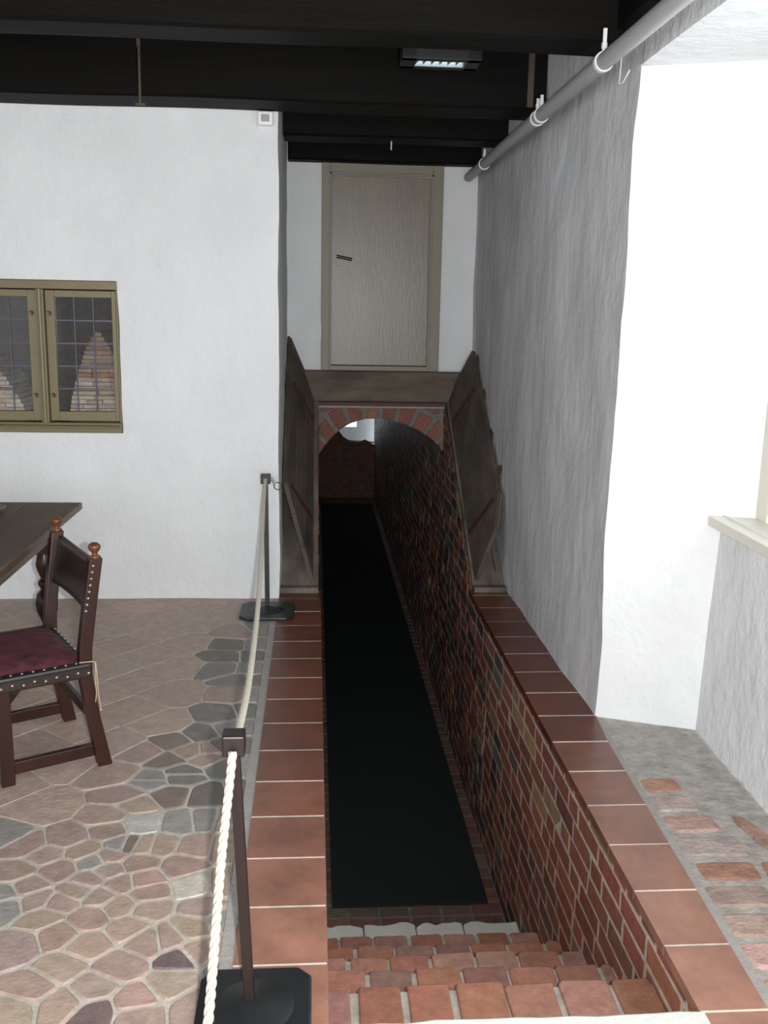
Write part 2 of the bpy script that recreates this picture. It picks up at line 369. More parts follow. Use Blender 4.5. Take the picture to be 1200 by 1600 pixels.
for i, (x, y, c) in enumerate(SEEDS):
    poly = [(FX0, FY0), (FX1, FY0), (FX1, FY1), (FX0, FY1)]
    poly = clip(clip(clip(clip(poly, 1, 0, x+.3), -1, 0, -(x-.3)), 0, 1, y+.3), 0, -1, -(y-.3))
    for k, (a, b, _) in enumerate(SEEDS):
        dx, dy = a-x, b-y
        if k == i or dx*dx+dy*dy > .5: continue
        poly = clip(poly, dx, dy, (dx*(x+a)+dy*(y+b))/2)
        if len(poly) < 3: break
    if len(poly) < 3: continue
    near = c is not None
    poly = inset(poly, (.0025+random.random()*.0035 if c not in ('d','o') else .005) if near else random.uniform(.0015, .0035))
    if len(poly) < 3 or abs(area(poly)) < 3e-4: continue
    poly = soften(poly, .12 if near else .03)
    if near: poly = soften(poly, .2)
    col = vary(KC[c], .07, .03) if near else vary(random.choice(PINK), .06, .02)
    slab(mb, poly, (0, 0, 0), (1, 0, 0), (0, 1, 0), (0, 0, 1), random.uniform(-.001, .001) if near else random.uniform(-.002, -.001), .005 if near else .003, col, .006 if near else .003)
struct('floor', mb, M['stone'])
mb = MB(); mb.box(-.235, 1.55, -2.6, 1.80, -.05, 0, (.40, .29, .24)); mb.box(-.215, 0.03, 1.8, 5.4, -.05, -.008); mb.box(.95, 1.9, 1.8, 3.75, -.05, -.008); mb.box(1.1, 1.9, -.3, 1.8, -.06, -.012)
struct('floor_near', mb, M['mortar'])
# mortar margin beside the left curb
mb = MB(); mb.box(-.240, -.204, 1.75, 5.36, -.02, .0); struct('trim_1', mb, M['mortar'])

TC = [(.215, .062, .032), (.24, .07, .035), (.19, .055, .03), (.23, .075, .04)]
def curb(name, xi, xo, y_first, pitch, y0, y1, side):
    mb = MB(); y = y_first
    mb.face([(xi(y0), y0, -.004), (xo(y0), y0, -.004), (xo(y1), y1, -.004), (xi(y1), y1, -.004)][::(1 if side > 0 else -1)], (.50, .46, .40))
    ys = []
    while y > y0-pitch: ys.append(y); y -= pitch
    y = y_first+pitch
    while y < y1+pitch: ys.insert(0, y); y += pitch
    for yb in ys:
        a, b = yb-pitch, yb; a2, b2 = max(a+.004, y0), min(b-.0035, y1)
        if b2-a2 < .02: continue
        near_k = max(0, min(1, (3.7-(a+b)/2)/1.5))**1.3; c = vary(random.choice(TC), .12, .04); near_col = (.30, .145, .10); c = tuple(c[i]*(.55 if side < 0 else .5)*(1-near_k)+near_col[i]*near_k for i in range(3)); z = random.uniform(0, .002); ov = .016*side  # tile colour blends to a paler tone towards the near end
        p = [(xi(a2)-ov, a2), (xo(a2), a2), (xo(b2), b2), (xi(b2)-ov, b2)]
        if area(p) < 0: p = p[::-1]
        mb.prism(p, (0, 0, -.028), (1, 0, 0), (0, 1, 0), (0, 0, 1), .028+z+.003, c)
        g = [(xi(b2)-ov+.003*side, b2), (xo(b2), b2), (xo(b2), b2+.009), (xi(b2)-ov+.003*side, b2+.009)]
        if area(g) < 0: g = g[::-1]
        mb.prism(g, (0, 0, -.03), (1, 0, 0), (0, 1, 0), (0, 0, 1), .0335, (.66, .60, .51))
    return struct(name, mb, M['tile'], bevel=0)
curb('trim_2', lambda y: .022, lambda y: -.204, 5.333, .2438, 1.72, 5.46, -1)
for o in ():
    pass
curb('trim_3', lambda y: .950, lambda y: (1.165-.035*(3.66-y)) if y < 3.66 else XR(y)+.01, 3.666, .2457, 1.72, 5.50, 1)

# niche floor: worn bricks sunk in grey mortar
mb = MB(); mb.face([(1.10, .2, -.006), (1.56, .2, -.006), (1.57, 3.54, -.006), (1.17, 3.68, -.006)], (.37, .345, .315))
PN = [(.38, .26, .22), (.42, .29, .24), (.36, .27, .24), (.36, .19, .13), (.40, .33, .29)]
y = .35; k = 0
while y < 3.12:
    h = .135*random.uniform(.92, 1.06); x = 1.125+(.02 if y > 2.4 else 0)+.03*(y-2)/1.5; k += 1
    for b in range(2 if y < 2.5 else 1):
        L = random.uniform(.19, .25) if b == 0 else random.uniform(.1, .2)
        if y > 2.75: L *= .75
        x1 = min(x+L, 1.53)
        q = [(x+.012, y+.012), (x1-.01, y+.012), (x1-.01, y+h-.012), (x+.012, y+h-.012)]
        if x1-x > .07: q = [(a+random.uniform(-.008, .008), c+random.uniform(-.008, .008)) for a, c in q]; slab(mb, soften(soften(q, .1), .25), (0, 0, -.002), (1, 0, 0), (0, 1, 0), (0, 0, 1), random.uniform(-.001, .004), .014, vary(random.choice(PN), .12, .05), .012)
        x = x1
    y += h
slab(mb, soften([(1.40, 2.86), (1.45, 2.84), (1.50, 2.63), (1.43, 2.65)]), (0, 0, 0), (1, 0, 0), (0, 1, 0), (0, 0, 1), .004, .01, (.32, .19, .14))
struct('floor_niche', mb, M['niche'])
mb = MB(); mb.prism([(1.085, 1.75), (1.13, 1.75), (1.185, 3.66), (1.165, 3.66)], (0, 0, -.012), (1, 0, 0), (0, 1, 0), (0, 0, 1), .013); struct('trim_4', mb, M['mortar'])

# ------------------------------------------------------------------ SETTING: the sunken passage
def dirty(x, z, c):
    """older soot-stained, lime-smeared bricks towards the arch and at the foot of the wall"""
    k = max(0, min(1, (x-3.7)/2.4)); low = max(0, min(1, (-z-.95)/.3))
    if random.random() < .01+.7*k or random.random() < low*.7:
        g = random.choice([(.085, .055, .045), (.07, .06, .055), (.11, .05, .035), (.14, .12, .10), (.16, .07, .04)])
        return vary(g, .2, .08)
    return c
mb = MB(); XW = .952
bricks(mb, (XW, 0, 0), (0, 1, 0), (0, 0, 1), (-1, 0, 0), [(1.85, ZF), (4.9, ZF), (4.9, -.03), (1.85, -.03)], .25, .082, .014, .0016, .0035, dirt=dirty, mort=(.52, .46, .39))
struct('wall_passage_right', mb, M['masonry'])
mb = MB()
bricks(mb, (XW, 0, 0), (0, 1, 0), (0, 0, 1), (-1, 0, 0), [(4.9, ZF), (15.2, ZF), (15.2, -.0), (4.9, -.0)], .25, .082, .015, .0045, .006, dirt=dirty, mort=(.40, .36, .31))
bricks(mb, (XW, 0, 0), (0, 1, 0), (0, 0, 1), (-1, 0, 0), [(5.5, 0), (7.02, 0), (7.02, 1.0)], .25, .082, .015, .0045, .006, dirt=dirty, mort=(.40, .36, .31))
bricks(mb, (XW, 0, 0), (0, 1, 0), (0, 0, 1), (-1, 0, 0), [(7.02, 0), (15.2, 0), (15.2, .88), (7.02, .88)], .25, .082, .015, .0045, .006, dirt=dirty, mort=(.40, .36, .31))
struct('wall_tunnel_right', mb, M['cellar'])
mb = MB()
bricks(mb, (.02, 0, 0), (0, 1, 0), (0, 0, 1), (1, 0, 0), [(1.85, ZF), (15.2, ZF), (15.2, .0), (1.85, -.03)], .25, .082, .014, .006, .005, dirt=dirty, mort=(.2, .18, .16))
bricks(mb, (.02, 0, 0), (0, 1, 0), (0, 0, 1), (1, 0, 0), [(5.5, 0), (7.02, 0), (7.02, 1.0)], .25, .082, .014, .006, .005, dirt=dirty, mort=(.2, .18, .16))
bricks(mb, (.02, 0, 0), (0, 1, 0), (0, 0, 1), (1, 0, 0), [(7.02, 0), (15.2, 0), (15.2, .62), (7.02, .62)], .25, .082, .014, .006, .005, dirt=dirty, mort=(.2, .18, .16))
struct('wall_passage_left', mb, M['cellar'])
mb = MB()
bricks(mb, (.02, 0, ZF), (1, 0, 0), (0, 1, 0), (0, 0, 1), [(0, 3.6), (.94, 3.6), (.94, 15.2), (0, 15.2)], .155, .105, .01, .003, .003, pal=[(.16, .075, .058), (.13, .08, .065), (.12, .09, .075)], mort=(.16, .14, .12), half=False)
struct('floor_passage', mb, M['masonry'])
# arch face of radial bricks
ARC = [(-.02, .48), (.02, .584), (.058, .645), (.109, .708), (.198, .80), (.31, .852), (.40, .868), (.494, .868), (.58, .852), (.66, .827), (.73, .80), (.795, .767), (.86, .722), (.912, .677), (.97, .60)]
mb = MB(); ZA = .962
n = len(ARC)
for i in range(n-1):
    (a, za), (b, zb) = ARC[i], ARC[i+1]
    mb.face([(a, 7.0, za), (b, 7.0, zb), (b, 7.0, ZA), (a, 7.0, ZA)], (.14, .125, .105))
    mb.face([(a, 7.0, za), (a, 15.2, za), (b, 15.2, zb), (b, 7.0, zb)], (.10, .06, .05))
def arcpt(t):
    L = [0]
    for i in range(n-1): L.append(L[-1]+math.dist(ARC[i], ARC[i+1]))
    s = t*L[-1]
    for i in range(n-1):
        if s <= L[i+1]+1e-9:
            k = (s-L[i])/(L[i+1]-L[i]); return (ARC[i][0]+(ARC[i+1][0]-ARC[i][0])*k, ARC[i][1]+(ARC[i+1][1]-ARC[i][1])*k)
NB = 11
ctr = (.47, .30)
for i in range(NB):
    t0, t1 = (i+.12)/NB, (i+.88)/NB; p, q = arcpt(t0), arcpt(t1)
    def outw(p, L):
        # direction from the arc centre, easing to vertical at the crown
        dx, dz = (p[0]-.47)*.8, p[1]-.42; l = math.hypot(dx, dz); return (p[0]+dx/l*L, p[1]+dz/l*L)
    L = random.uniform(.125, .15)
    quad = [p, q, outw(q, L), outw(p, L)]
    quad = clip(clip(clip(quad, 0, 1, ZA-.008), -1, 0, -.028), 1, 0, .935)
    if len(quad) > 2 and abs(area(quad)) > 6e-4:
        c = vary((.27, .10, .058) if i in (5,) else (.175, .055, .034), .15, .06)
        slab(mb, quad, (0, 7.0, 0), (1, 0, 0), (0, 0, 1), (0, -1, 0), .008, .005, c, .03)
for q in ([(.045, .945), (.15, .945), (.10, .915), (.045, .905)], [(.80, .945), (.92, .945), (.92, .905), (.87, .90)]):
    slab(mb, q, (0, 7.0, 0), (1, 0, 0), (0, 0, 1), (0, -1, 0), .006, .005, (.16, .06, .038))
struct('wall_arch', mb, M['masonry'])
# end of the tunnel: brick wall with a curved top and white plaster above with a dark opening
mb = MB()
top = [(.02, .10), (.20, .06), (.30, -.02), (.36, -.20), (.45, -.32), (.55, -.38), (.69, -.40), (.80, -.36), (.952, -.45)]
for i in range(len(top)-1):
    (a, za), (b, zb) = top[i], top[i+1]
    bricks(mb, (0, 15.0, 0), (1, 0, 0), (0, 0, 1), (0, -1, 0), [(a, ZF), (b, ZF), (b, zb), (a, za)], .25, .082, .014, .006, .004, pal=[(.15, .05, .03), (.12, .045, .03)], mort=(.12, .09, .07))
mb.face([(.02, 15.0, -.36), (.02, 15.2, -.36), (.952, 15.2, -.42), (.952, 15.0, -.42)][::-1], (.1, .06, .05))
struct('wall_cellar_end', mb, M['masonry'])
mb = MB(); mb.box(-.6, .68, 15.45, 15.5, -1.3, -.22); mb.box(.68, 1.6, 15.45, 15.5, -1.3, 1.0); mb.box(-.6, .68, 15.45, 15.5, .12, 1.0)
struct('wall_cellar_plaster', mb, M['plaster'])
lamp('cellar_end_fill', 'POINT', (.62, 15.25, .35), 0.07, (.85, .92, 1), radius=.05)  # unseen light added in place of daylight from beyond the tunnel end
# steps going down: each tread is one row of bricks
for k in range(1, 6):
    mb = MB(); z = -.186*k; y0, y1 = 1.99+.312*(k-1)-.05, 1.99+.312*k
    mb.box(.02, .952, y0, y1-.008, z-.186, z-.003, (.38, .345, .30)); x = .026-.05*(k % 2)
    while x < .95:
        wv = .146*random.uniform(.93, 1.07); a, b = max(.024, x), min(x+wv-.013, .948)
        if b-a > .03:
            j = lambda s=.006: random.uniform(-s, s); e = random.uniform(-.006, .006)
            P = [(a+j(), y0), (b+j(), y0), (b+j(), y1-.012+e), (b-.006+j(), y1+e+j(.003)), (a+.006+j(), y1+e+j(.003)), (a+j(), y1-.012+e)]
            c = vary(random.choice([(.34, .155, .11), (.29, .13, .10), (.35, .185, .14), (.28, .155, .13), (.33, .145, .095)]), .15, .05)
            mb.prism(P, (0, 0, z-.065), (1, 0, 0), (0, 1, 0), (0, 0, 1), .065+j(.004)+.004, c)
        x += wv
    struct('floor_step', mb, M['masonry'], bevel=.006)
mb = MB(); mb.box(.02, .952, 3.50, 3.80, ZF, -1.13, (.3, .28, .25)); x = .022
for wv in (.21, .24, .22, .255):
    P = []; m = 7
    for i in range(m+1): P.append((x+wv*i/m*.985, 3.70))
    for i in range(m, -1, -1): P.append((x+wv*i/m*.985, 3.895+random.uniform(-.014, .012)-(.012 if i in (0, m) else 0)))
    mb.prism(P, (0, 0, -1.19), (1, 0, 0), (0, 1, 0), (0, 0, 1), .074+random.uniform(-.004, .004)); x += wv
struct('trim_5', mb, M['whitestone'], bevel=.008)
mb = MB(); P = [(.024, 1.80), (.948, 1.80)]+[(.948-.924*i/14, 1.950+random.uniform(-.005, .005)) for i in range(15)]
mb.prism(P, (0, 0, -.09), (1, 0, 0), (0, 1, 0), (0, 0, 1), .095); struct('trim_6', mb, M['whitestone'], bevel=.006)

# ------------------------------------------------------------------ SETTING: hatch surround (inclined side boards, masonry cheeks, lintel)
SL = Vector((0, .824, .566)); NN = Vector((0, -.566, .824)); H0 = Vector((0, 5.47, .0))
def side(nm, x0, x1):
    mb = MB(); L = 1.86
    mb.prism([(0, 0), (L, 0), (L, x1-x0), (0, x1-x0)], (x0, 5.47, .0), SL, (1, 0, 0), NN, -.05)
    mb.prism([(5.47, -.02), (7.0, 1.02), (7.0, -.02)], (x0+.004, 0, 0), (0, 1, 0), (0, 0, 1), (1, 0, 0), x1-x0-.008)
    mb.box(x0, x1, 5.44, 5.5, -.03, .035)
    return struct(nm, mb, M['framewood'])
side('trim_7', -.205, .022); side('trim_8', .958, 1.150)
mb = MB(); mb.box(-.2, 1.155, 6.93, 7.05, .995, 1.215); struct('trim_9', mb, M['lintelwood'], bevel=.012)
mb = MB(); mb.box(.01, .96, 6.96, 7.0, .962, .99); struct('trim_10', mb, M['redwood'], bevel=.004)
mb = MB(); mb.box(.0, .96, 6.975, 7.01, .948, .964); struct('trim_11', mb, M['mortar'])

# ------------------------------------------------------------------ SETTING: small door above the arch
door = bpy.data.objects.new('door_1', None); C.objects.link(door); door.location = (.47, DY, 1.215); door['kind'] = 'structure'
mb = MB(); f0, f1, z0, z1 = .043, .90, 1.215, 2.66
mb.box(f0, f0+.062, DY-.045, DY+.06, z0, z1); mb.box(f1-.075, f1, DY-.045, DY+.06, z0, z1)
mb.box(f0+.062, f1-.075, DY-.045, DY+.06, z1-.075, z1); mb.box(f0+.062, f1-.075, DY-.045, DY+.06, z0, z0+.035)
mb.box(f0+.055, f0+.072, DY-.052, DY-.03, z0+.02, z1-.06); mb.box(f1-.088, f1-.07, DY-.052, DY-.03, z0+.02, z1-.06); mb.box(f0+.055, f1-.07, DY-.052, DY-.03, z1-.09, z1-.073)
mb.build('door_frame', M['doorframe'], door, bevel=.003)
mb = MB(); mb.box(f0+.067, f1-.090, DY-.022, DY+.02, z0+.038, z1-.094); leaf = mb.build('door_leaf', M['door'], door, bevel=.004)
mb = MB(); mb.tube([(.155, DY-.02, 2.015), (.155, DY-.06, 2.015)], .009); mb.tube([(.150, DY-.06, 2.016), (.20, DY-.062, 2.008), (.258, DY-.060, 1.995)], [.012, .010, .012]); h = mb.build('door_handle', M['blackmetal'], leaf)
mb = MB(); mb.tube([(.163, DY-.020, 1.955), (.163, DY-.0245, 1.955)], .007); mb.box(.159, .167, DY-.0245, DY-.02, 1.932, 1.955); mb.build('keyhole', M['blackmetal'], leaf)

# ------------------------------------------------------------------ SETTING: left window with leaded casements
win = bpy.data.objects.new('window_1', None); C.objects.link(win); win.location = (-1.46, 5.40, .955); win['kind'] = 'structure'
mb = MB(); wy0, wy1 = 5.335, 5.43
xs0, xs1 = W0+.002, W1-.002
mb.box(xs0, xs1, wy0+.01, wy1, 1.728, WZ1-.002); mb.box(xs0, xs1, wy0+.01, wy1, WZ0+.002, 1.012)
mb.box(xs1-.012, xs1, wy0+.025, wy1, 1.0, 1.74); mb.box(xs0, xs0+.04, wy0+.02, wy1, 1.0, 1.74)
mb.box(-1.492, -1.452, wy0+.006, wy1, 1.012, 1.728)
mb.build('window_frame', M['winframe'], win, bevel=.004)
mb = MB(); mb.tube([(-1.472, wy0+.004, 1.012), (-1.472, wy0+.004, 1.728)], .011); mb.build('mullion_bead', M['winframe'], win)
mb = MB(); mb.box(xs0, xs1+.004, 5.30, 5.345, WZ0+.03, 1.0); mb.build('window_sill', M['winframe'], win, bevel=.008)
def casement(x0, x1, nx, nz):
    mb = MB(); s = .046; z0, z1 = 1.02, 1.722; y0, y1 = 5.365, 5.40
    mb.box(x0, x0+s, y0, y1, z0, z1); mb.box(x1-(.022 if x1 > -1.2 else s), x1, y0, y1, z0, z1); e = .022 if x1 > -1.2 else s; mb.box(x0+s, x1-e, y0, y1, z1-.036, z1); mb.box(x0+s, x1-e, y0, y1, z0, z0+.052)
    cs = mb.build('casement', M['winframe'], win, bevel=.003)
    gx0, gx1, gz0, gz1 = x0+s, x1-(.022 if x1 > -1.2 else s), z0+.052, z1-.036
    mb = MB(); mb.box(gx0-.005, gx1+.005, 5.384, 5.387, gz0-.005, gz1+.005); mb.build('pane', M['glass'], cs)
    mb = MB()
    for i in range(1, nx): x = gx0+(gx1-gx0)*i/nx; mb.tube([(x, 5.382, gz0), (x, 5.382, gz1)], .0042, 8)
    for i in range(1, nz): z = gz0+(gz1-gz0)*i/nz; mb.bar((gx0, 5.384, z), (gx1, 5.384, z), .006, .008)
    mb.build('lead_bars', M['lead'], cs)
    mb = MB()
    hx = x0+s*.5 if x1 > -1.2 else x1-s*.5
    for z in (1.16, 1.60): mb.tube([(hx-.012, 5.357, z+.006), (hx, 5.355, z+.01), (hx+.012, 5.357, z-.004)], .003, 6); mb.box(hx-.005, hx+.005, 5.357, 5.366, z-.012, z+.012)
    mb.build('casement_latch', M['rust'], cs)
casement(-1.449, xs1-.013, 3, 5); casement(-1.90, -1.497, 3, 5); casement(-2.45, -1.93, 3, 5)
# room behind that window: dark brick wall and two pointed brick piers
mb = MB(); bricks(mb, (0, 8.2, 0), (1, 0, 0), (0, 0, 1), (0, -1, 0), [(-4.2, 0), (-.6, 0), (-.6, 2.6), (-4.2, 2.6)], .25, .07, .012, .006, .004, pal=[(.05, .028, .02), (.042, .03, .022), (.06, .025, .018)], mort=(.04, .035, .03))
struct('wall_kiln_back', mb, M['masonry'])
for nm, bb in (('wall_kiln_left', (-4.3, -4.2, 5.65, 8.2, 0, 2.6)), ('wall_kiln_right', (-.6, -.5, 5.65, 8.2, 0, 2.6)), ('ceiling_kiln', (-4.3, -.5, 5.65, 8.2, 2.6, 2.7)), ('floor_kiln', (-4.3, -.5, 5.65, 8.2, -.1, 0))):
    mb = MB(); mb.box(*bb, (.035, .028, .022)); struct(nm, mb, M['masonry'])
def pier(label, cx, y, hw, ztop, zb):
    """bullet shaped brick mass: stacked thin courses whose outline narrows to a rounded point"""
    mb = MB(); z = 0; r = random.Random(int(abs(cx)*100))
    t = thing('brick_pier', label, 'brick pier', (cx, y+.2, 0), None)
    while z < ztop:
        hgt = .030; f = (ztop-z)/(ztop-zb); ww = hw*(min(1, max(.0, f))**.6) if z > zb else hw*(1+(zb-z)*.25)
        ww = max(.02, ww)+r.uniform(-.004, .004); x = cx-ww
        while x < cx+ww-.005:
            L = min(r.uniform(.08, .17), cx+ww-x); c = r.choice([(.42, .27, .18), (.40, .22, .13), (.46, .33, .25), (.36, .25, .19), (.38, .17, .08)])
            if z < 1.17: c = r.choice([(.55, .43, .36), (.50, .36, .29), (.58, .50, .43)])  # paler lower courses: light from below put into the brick colour
            dy = r.uniform(-.012, .012); mb.box(x+.002, x+L-.002, y+dy, y+.4, z+.002, z+hgt-.003+r.uniform(-.002, .002), c); x += L
        mb.box(cx-ww+.012, cx+ww-.012, y+.02, y+.38, z, z+hgt, (.16, .13, .11)); z += hgt
    mb.build('brickwork', M['masonry'], t)
pier('pointed pale brick pier seen through the right casement of the leaded window', -1.45, 6.6, .205, 1.455, .95)
pier('pale brick pier partly seen low behind the left casement of the leaded window', -2.25, 6.6, .30, 1.30, .94)
lamp('kiln_room_fill', 'POINT', (-1.75, 6.0, .45), 7, (1, .93, .85), radius=.06)  # unseen light added to brighten the piers

# ------------------------------------------------------------------ SETTING: niche window on the right
win = bpy.data.objects.new('window_2', None); C.objects.link(win); win.location = (1.8, 2.2, .89); win['kind'] = 'structure'
mb = MB(); X0, X1 = 1.69, 1.745
mb.box(X0, X1, 3.385, 3.475, .89, 2.54); mb.box(X0, X1, -.18, -.12, .92, 2.42); mb.box(X0, X1, -.12, 3.385, 2.36, 2.54); mb.box(X0, X1, -.12, 3.385, .92, .97)
mb.build('window_frame', M['cream'], win, bevel=.005)
def rcas(y0, y1):
    mb = MB(); a, b = X0+.012, X1-.01
    mb.box(a, b, y1-.045, y1, .972, 2.358); mb.box(a, b, y0, y0+.045, .972, 2.358); mb.box(a, b, y0+.045, y1-.045, .972, 1.02); mb.box(a, b, y0+.045, y1-.045, 2.31, 2.358)
    cs = mb.build('casement', M['cream'], win, bevel=.004)
    mb = MB(); mb.box(a+.015, a+.019, y0+.04, y1-.04, 1.015, 2.315); mb.build('pane', M['glass'], cs)
rcas(2.30, 3.383); rcas(1.12, 2.296); rcas(-.1, 1.116)
mb = MB(); mb.prism([(1.515, -.18), (1.79, -.18), (1.79, 3.455), (1.535, 3.535), (1.528, 3.53)], (0, 0, .853), (1, 0, 0), (0, 1, 0), (0, 0, 1), .04); mb.build('window_sill', M['cream'], win, bevel=.006)

# ------------------------------------------------------------------ ceiling beams
def beam(y0, y1, z0, x0, x1, label):
    mb = MB(); n = 40; r = random.Random(int(y0*10)); ring = []
    for i in range(n+1):
        x = x0+(x1-x0)*i/n; w1 = noise.noise(Vector((x*.9, y0, 0)))*.010; w2 = noise.noise(Vector((x*.9, y0, 5)))*.010
        c = .012; ring.append([(x, y0+w1, ZC), (x, y0+w1, z0+c+w2), (x, y0+c+w1, z0+w2), (x, y1-c, z0+w2), (x, y1, z0+c+w2), (x, y1, ZC)])
    for i in range(n):
        for k in range(5): mb.face([ring[i][k], ring[i+1][k], ring[i+1][k+1], ring[i][k+1]][::-1])
    mb.face(ring[0]); mb.face(ring[-1][::-1])
    o = mb.build('ceiling_beam', M['timber']); tag(o, label, 'beam', 'black timbers of the ceiling'); return o
beam(3.84, 4.05, 2.655, -3.4, 1.168, 'black timber ceiling beam nearest the viewer, across the top edge')
beam(5.06, 5.345, 2.65, -3.4, 1.155, 'black timber ceiling beam running along the top of the left white wall, behind the lamp')
beam(5.98, 6.22, 2.648, -.19, 1.148, 'short black beam spanning the recess between the wall-top beam and the beam over the door')
beam(6.90, 7.04, 2.648, -.19, 1.142, 'short black beam directly above the small beige door')
mb = MB(); mb.box(1.13, 1.32, -.5, 3.83, 2.70, ZC); o = mb.build('wall_plate_beam', M['timber'], bevel=.01); tag(o, 'black timber lying along the wall above the window niche, behind the pipe', 'beam')

# ------------------------------------------------------------------ floor mat in the passage
mb = MB(); n = 60; vs = []
for i in range(n+1):
    y = 4.285+(14.45-4.285)*i/n; z = ZF+.014+.006*(.5+noise.noise(Vector((y*1.7, 0, 0)))); vs += [(.095, y, z), (.888-.004*i/n, y, z)]
for i in range(n):
    a = 2*i; mb.face([vs[a], vs[a+1], vs[a+3], vs[a+2]]); mb.face([vs[a], vs[a+2], (vs[a+2][0], vs[a+2][1], ZF), (vs[a][0], vs[a][1], ZF)]); mb.face([vs[a+1], (vs[a+1][0], vs[a+1][1], ZF), (vs[a+3][0], vs[a+3][1], ZF), vs[a+3]])
mb.face([vs[0], (vs[0][0], vs[0][1], ZF), (vs[1][0], vs[1][1], ZF), vs[1]])
o = mb.build('runner_mat', M['mat']); tag(o, 'long blue-black runner mat on the floor of the sunken brick passage', 'mat')

# ------------------------------------------------------------------ hatch leaves
def hatch(label, hx, a, outline, ribs, strips, sgn, board):
    W = Vector((sgn*math.sin(a), -.566*math.cos(a), .824*math.cos(a))); O = Vector((hx, 5.5, .02)); Nn = SL.cross(W)*(-sgn)  # inner side normal
    if Nn.x*sgn > 0: Nn = -Nn
    t = thing('hatch_door', label, 'hatch door', O, 'opened leaves of the cellar hatch')
    mb = MB(); ws = [0, .145, .285, .6]
    for i in range(3):
        p = clip(clip(outline, 0, 1, ws[i+1]-.0015), 0, -1, -(ws[i]+.0015))
        mb.prism(p, O, SL, W, Nn, -.028)
    mb.build('boards', M['hatchwood'], t, bevel=.003)
    wmax = max(p[1] for p in outline)
    for s, th in ribs:
        mb = MB(); c = O-Nn*.028; p = [(s-.045, .02), (s-.05, wmax+.01), (s-.012, wmax+.075), (s+.018, wmax+.07), (s+.05, wmax+.015), (s+.045, .02)]
        mb.prism(p, c, SL, W, Nn, -th); mb.build('batten', M['hatchwood'], t, bevel=.008)
    for s in strips:
        mb = MB(); mb.prism([(s-.014, .03), (s-.014, wmax-.05), (s+.016, wmax-.05), (s+.016, .03)], O+Nn*.0, SL, W, Nn, .010); mb.build('inner_strip', M['redwood'], t)
    # edge moulding
    mb = MB(); k = len(outline)
    pts = [O+SL*p[0]+W*p[1]-Nn*.014 for p in outline[1:3]]
    mb.bar(pts[0], pts[1], .036, .018, Nn); mb.build('edge_rail', M['hatchwood'], t, bevel=.003)
    mb = MB()
    for s in (.32, 1.45): mb.tube([O+SL*(s-.05)-Nn*.01, O+SL*(s+.05)-Nn*.01], .011, 10); mb.prism([(s-.02, 0), (s-.012, .22), (s+.012, .22), (s+.02, 0)], O-Nn*.028, SL, W, Nn, -.006)
    mb.build('hinge', M['rust'], t)
    return t
hatch('open wooden hatch leaf leaning against the left side of the cellar stairwell', -.004, .40, [(.06, 0), (.50, .415), (1.96, .42), (1.82, 0)], [(1.84, .08), (1.42, .08), (1.03, .08), (.64, .08)], (1.50, .52), -1, None)
th = hatch('open wooden hatch leaf on the right side of the cellar stairwell, by the rough wall', .972, .36, [(.05, 0), (.22, .30), (.42, .40), (1.86, .40), (1.80, 0)], [(1.76, .07), (1.38, .07), (.98, .07), (.62, .07)], (1.48, .42), 1, None)
mb = MB(); mb.tube([(1.085, 5.72, .30), (1.10, 5.62, .14), (1.13, 5.58, .04)], .003, 6); mb.build('stay_wire', M['blackmetal'], th)

# ------------------------------------------------------------------ pipe with clips
t = thing('heating_pipe', 'grey painted pipe running along the top of the right wall', 'pipe', (1.066, 5, 2.56))
mb = MB(); mb.tube([(1.062, 6.93, 2.566), (1.060, 5.5, 2.566), (1.062, 3.8, 2.564), (1.066, 2.0, 2.560), (1.07, -.6, 2.558)], .031, 20); mb.build('pipe_run', M['pipe'], t)
for y in (6.30, 4.82, 4.74, 3.74, 2.4):
    mb = MB(); mb.tube([(1.062-.0, y-.012, 2.565), (1.062, y+.012, 2.565)], .0365, 20); mb.bar((1.062, y, 2.59), (1.062, y, 2.655 if y not in (3.74,) else 2.68), .014, .006, (0, 1, 0)); mb.tube([(1.062, y, 2.61), (1.062, y, 2.63)], .011, 8)
    mb.build('pipe_clip', M['clip'], t)
mb = MB(); mb.tube([(1.150, 3.80, 2.66), (1.145, 3.80, 2.50), (1.145, 3.75, 2.50), (1.150, 3.70, 2.53)], .004, 6); mb.build('wire_bracket', M['clip'], t)

# ------------------------------------------------------------------ lamp in the ceiling
t = thing('fluorescent_light', 'small fluorescent ceiling light with white louvre, among the black beams', 'lamp', (.56, 4.63, 2.75))
mb = MB(); mb.box(.38, .74, 4.54, 4.585, 2.745, 2.93); mb.box(.38, .74, 4.685, 4.73, 2.745, 2.93); mb.box(.38, .45, 4.54, 4.73, 2.745, 2.93); mb.box(.675, .74, 4.54, 4.73, 2.745, 2.93); mb.box(.38, .74, 4.54, 4.73, 2.80, 2.95); mb.build('housing', M['fix'], t, bevel=.004)
mb = MB(); mb.box(.45, .675, 4.585, 4.685, 2.772, 2.778); mb.build('tube_glow', M['glow'], t)
mb = MB()
for i in range(7):
    x = .45+.225*i/6; mb.prism([(x-.012, 0), (x+.012, 0), (x, .09)] if 0 < i < 6 else ([(x, 0), (x+.016, 0), (x, .1)] if i == 0 else [(x-.016, 0), (x, 0), (x, .1)]), (0, 4.585, 2.752), (1, 0, 0), (0, 1, 0), (0, 0, 1), .012)
mb.build('louvre', M['fin'], t)

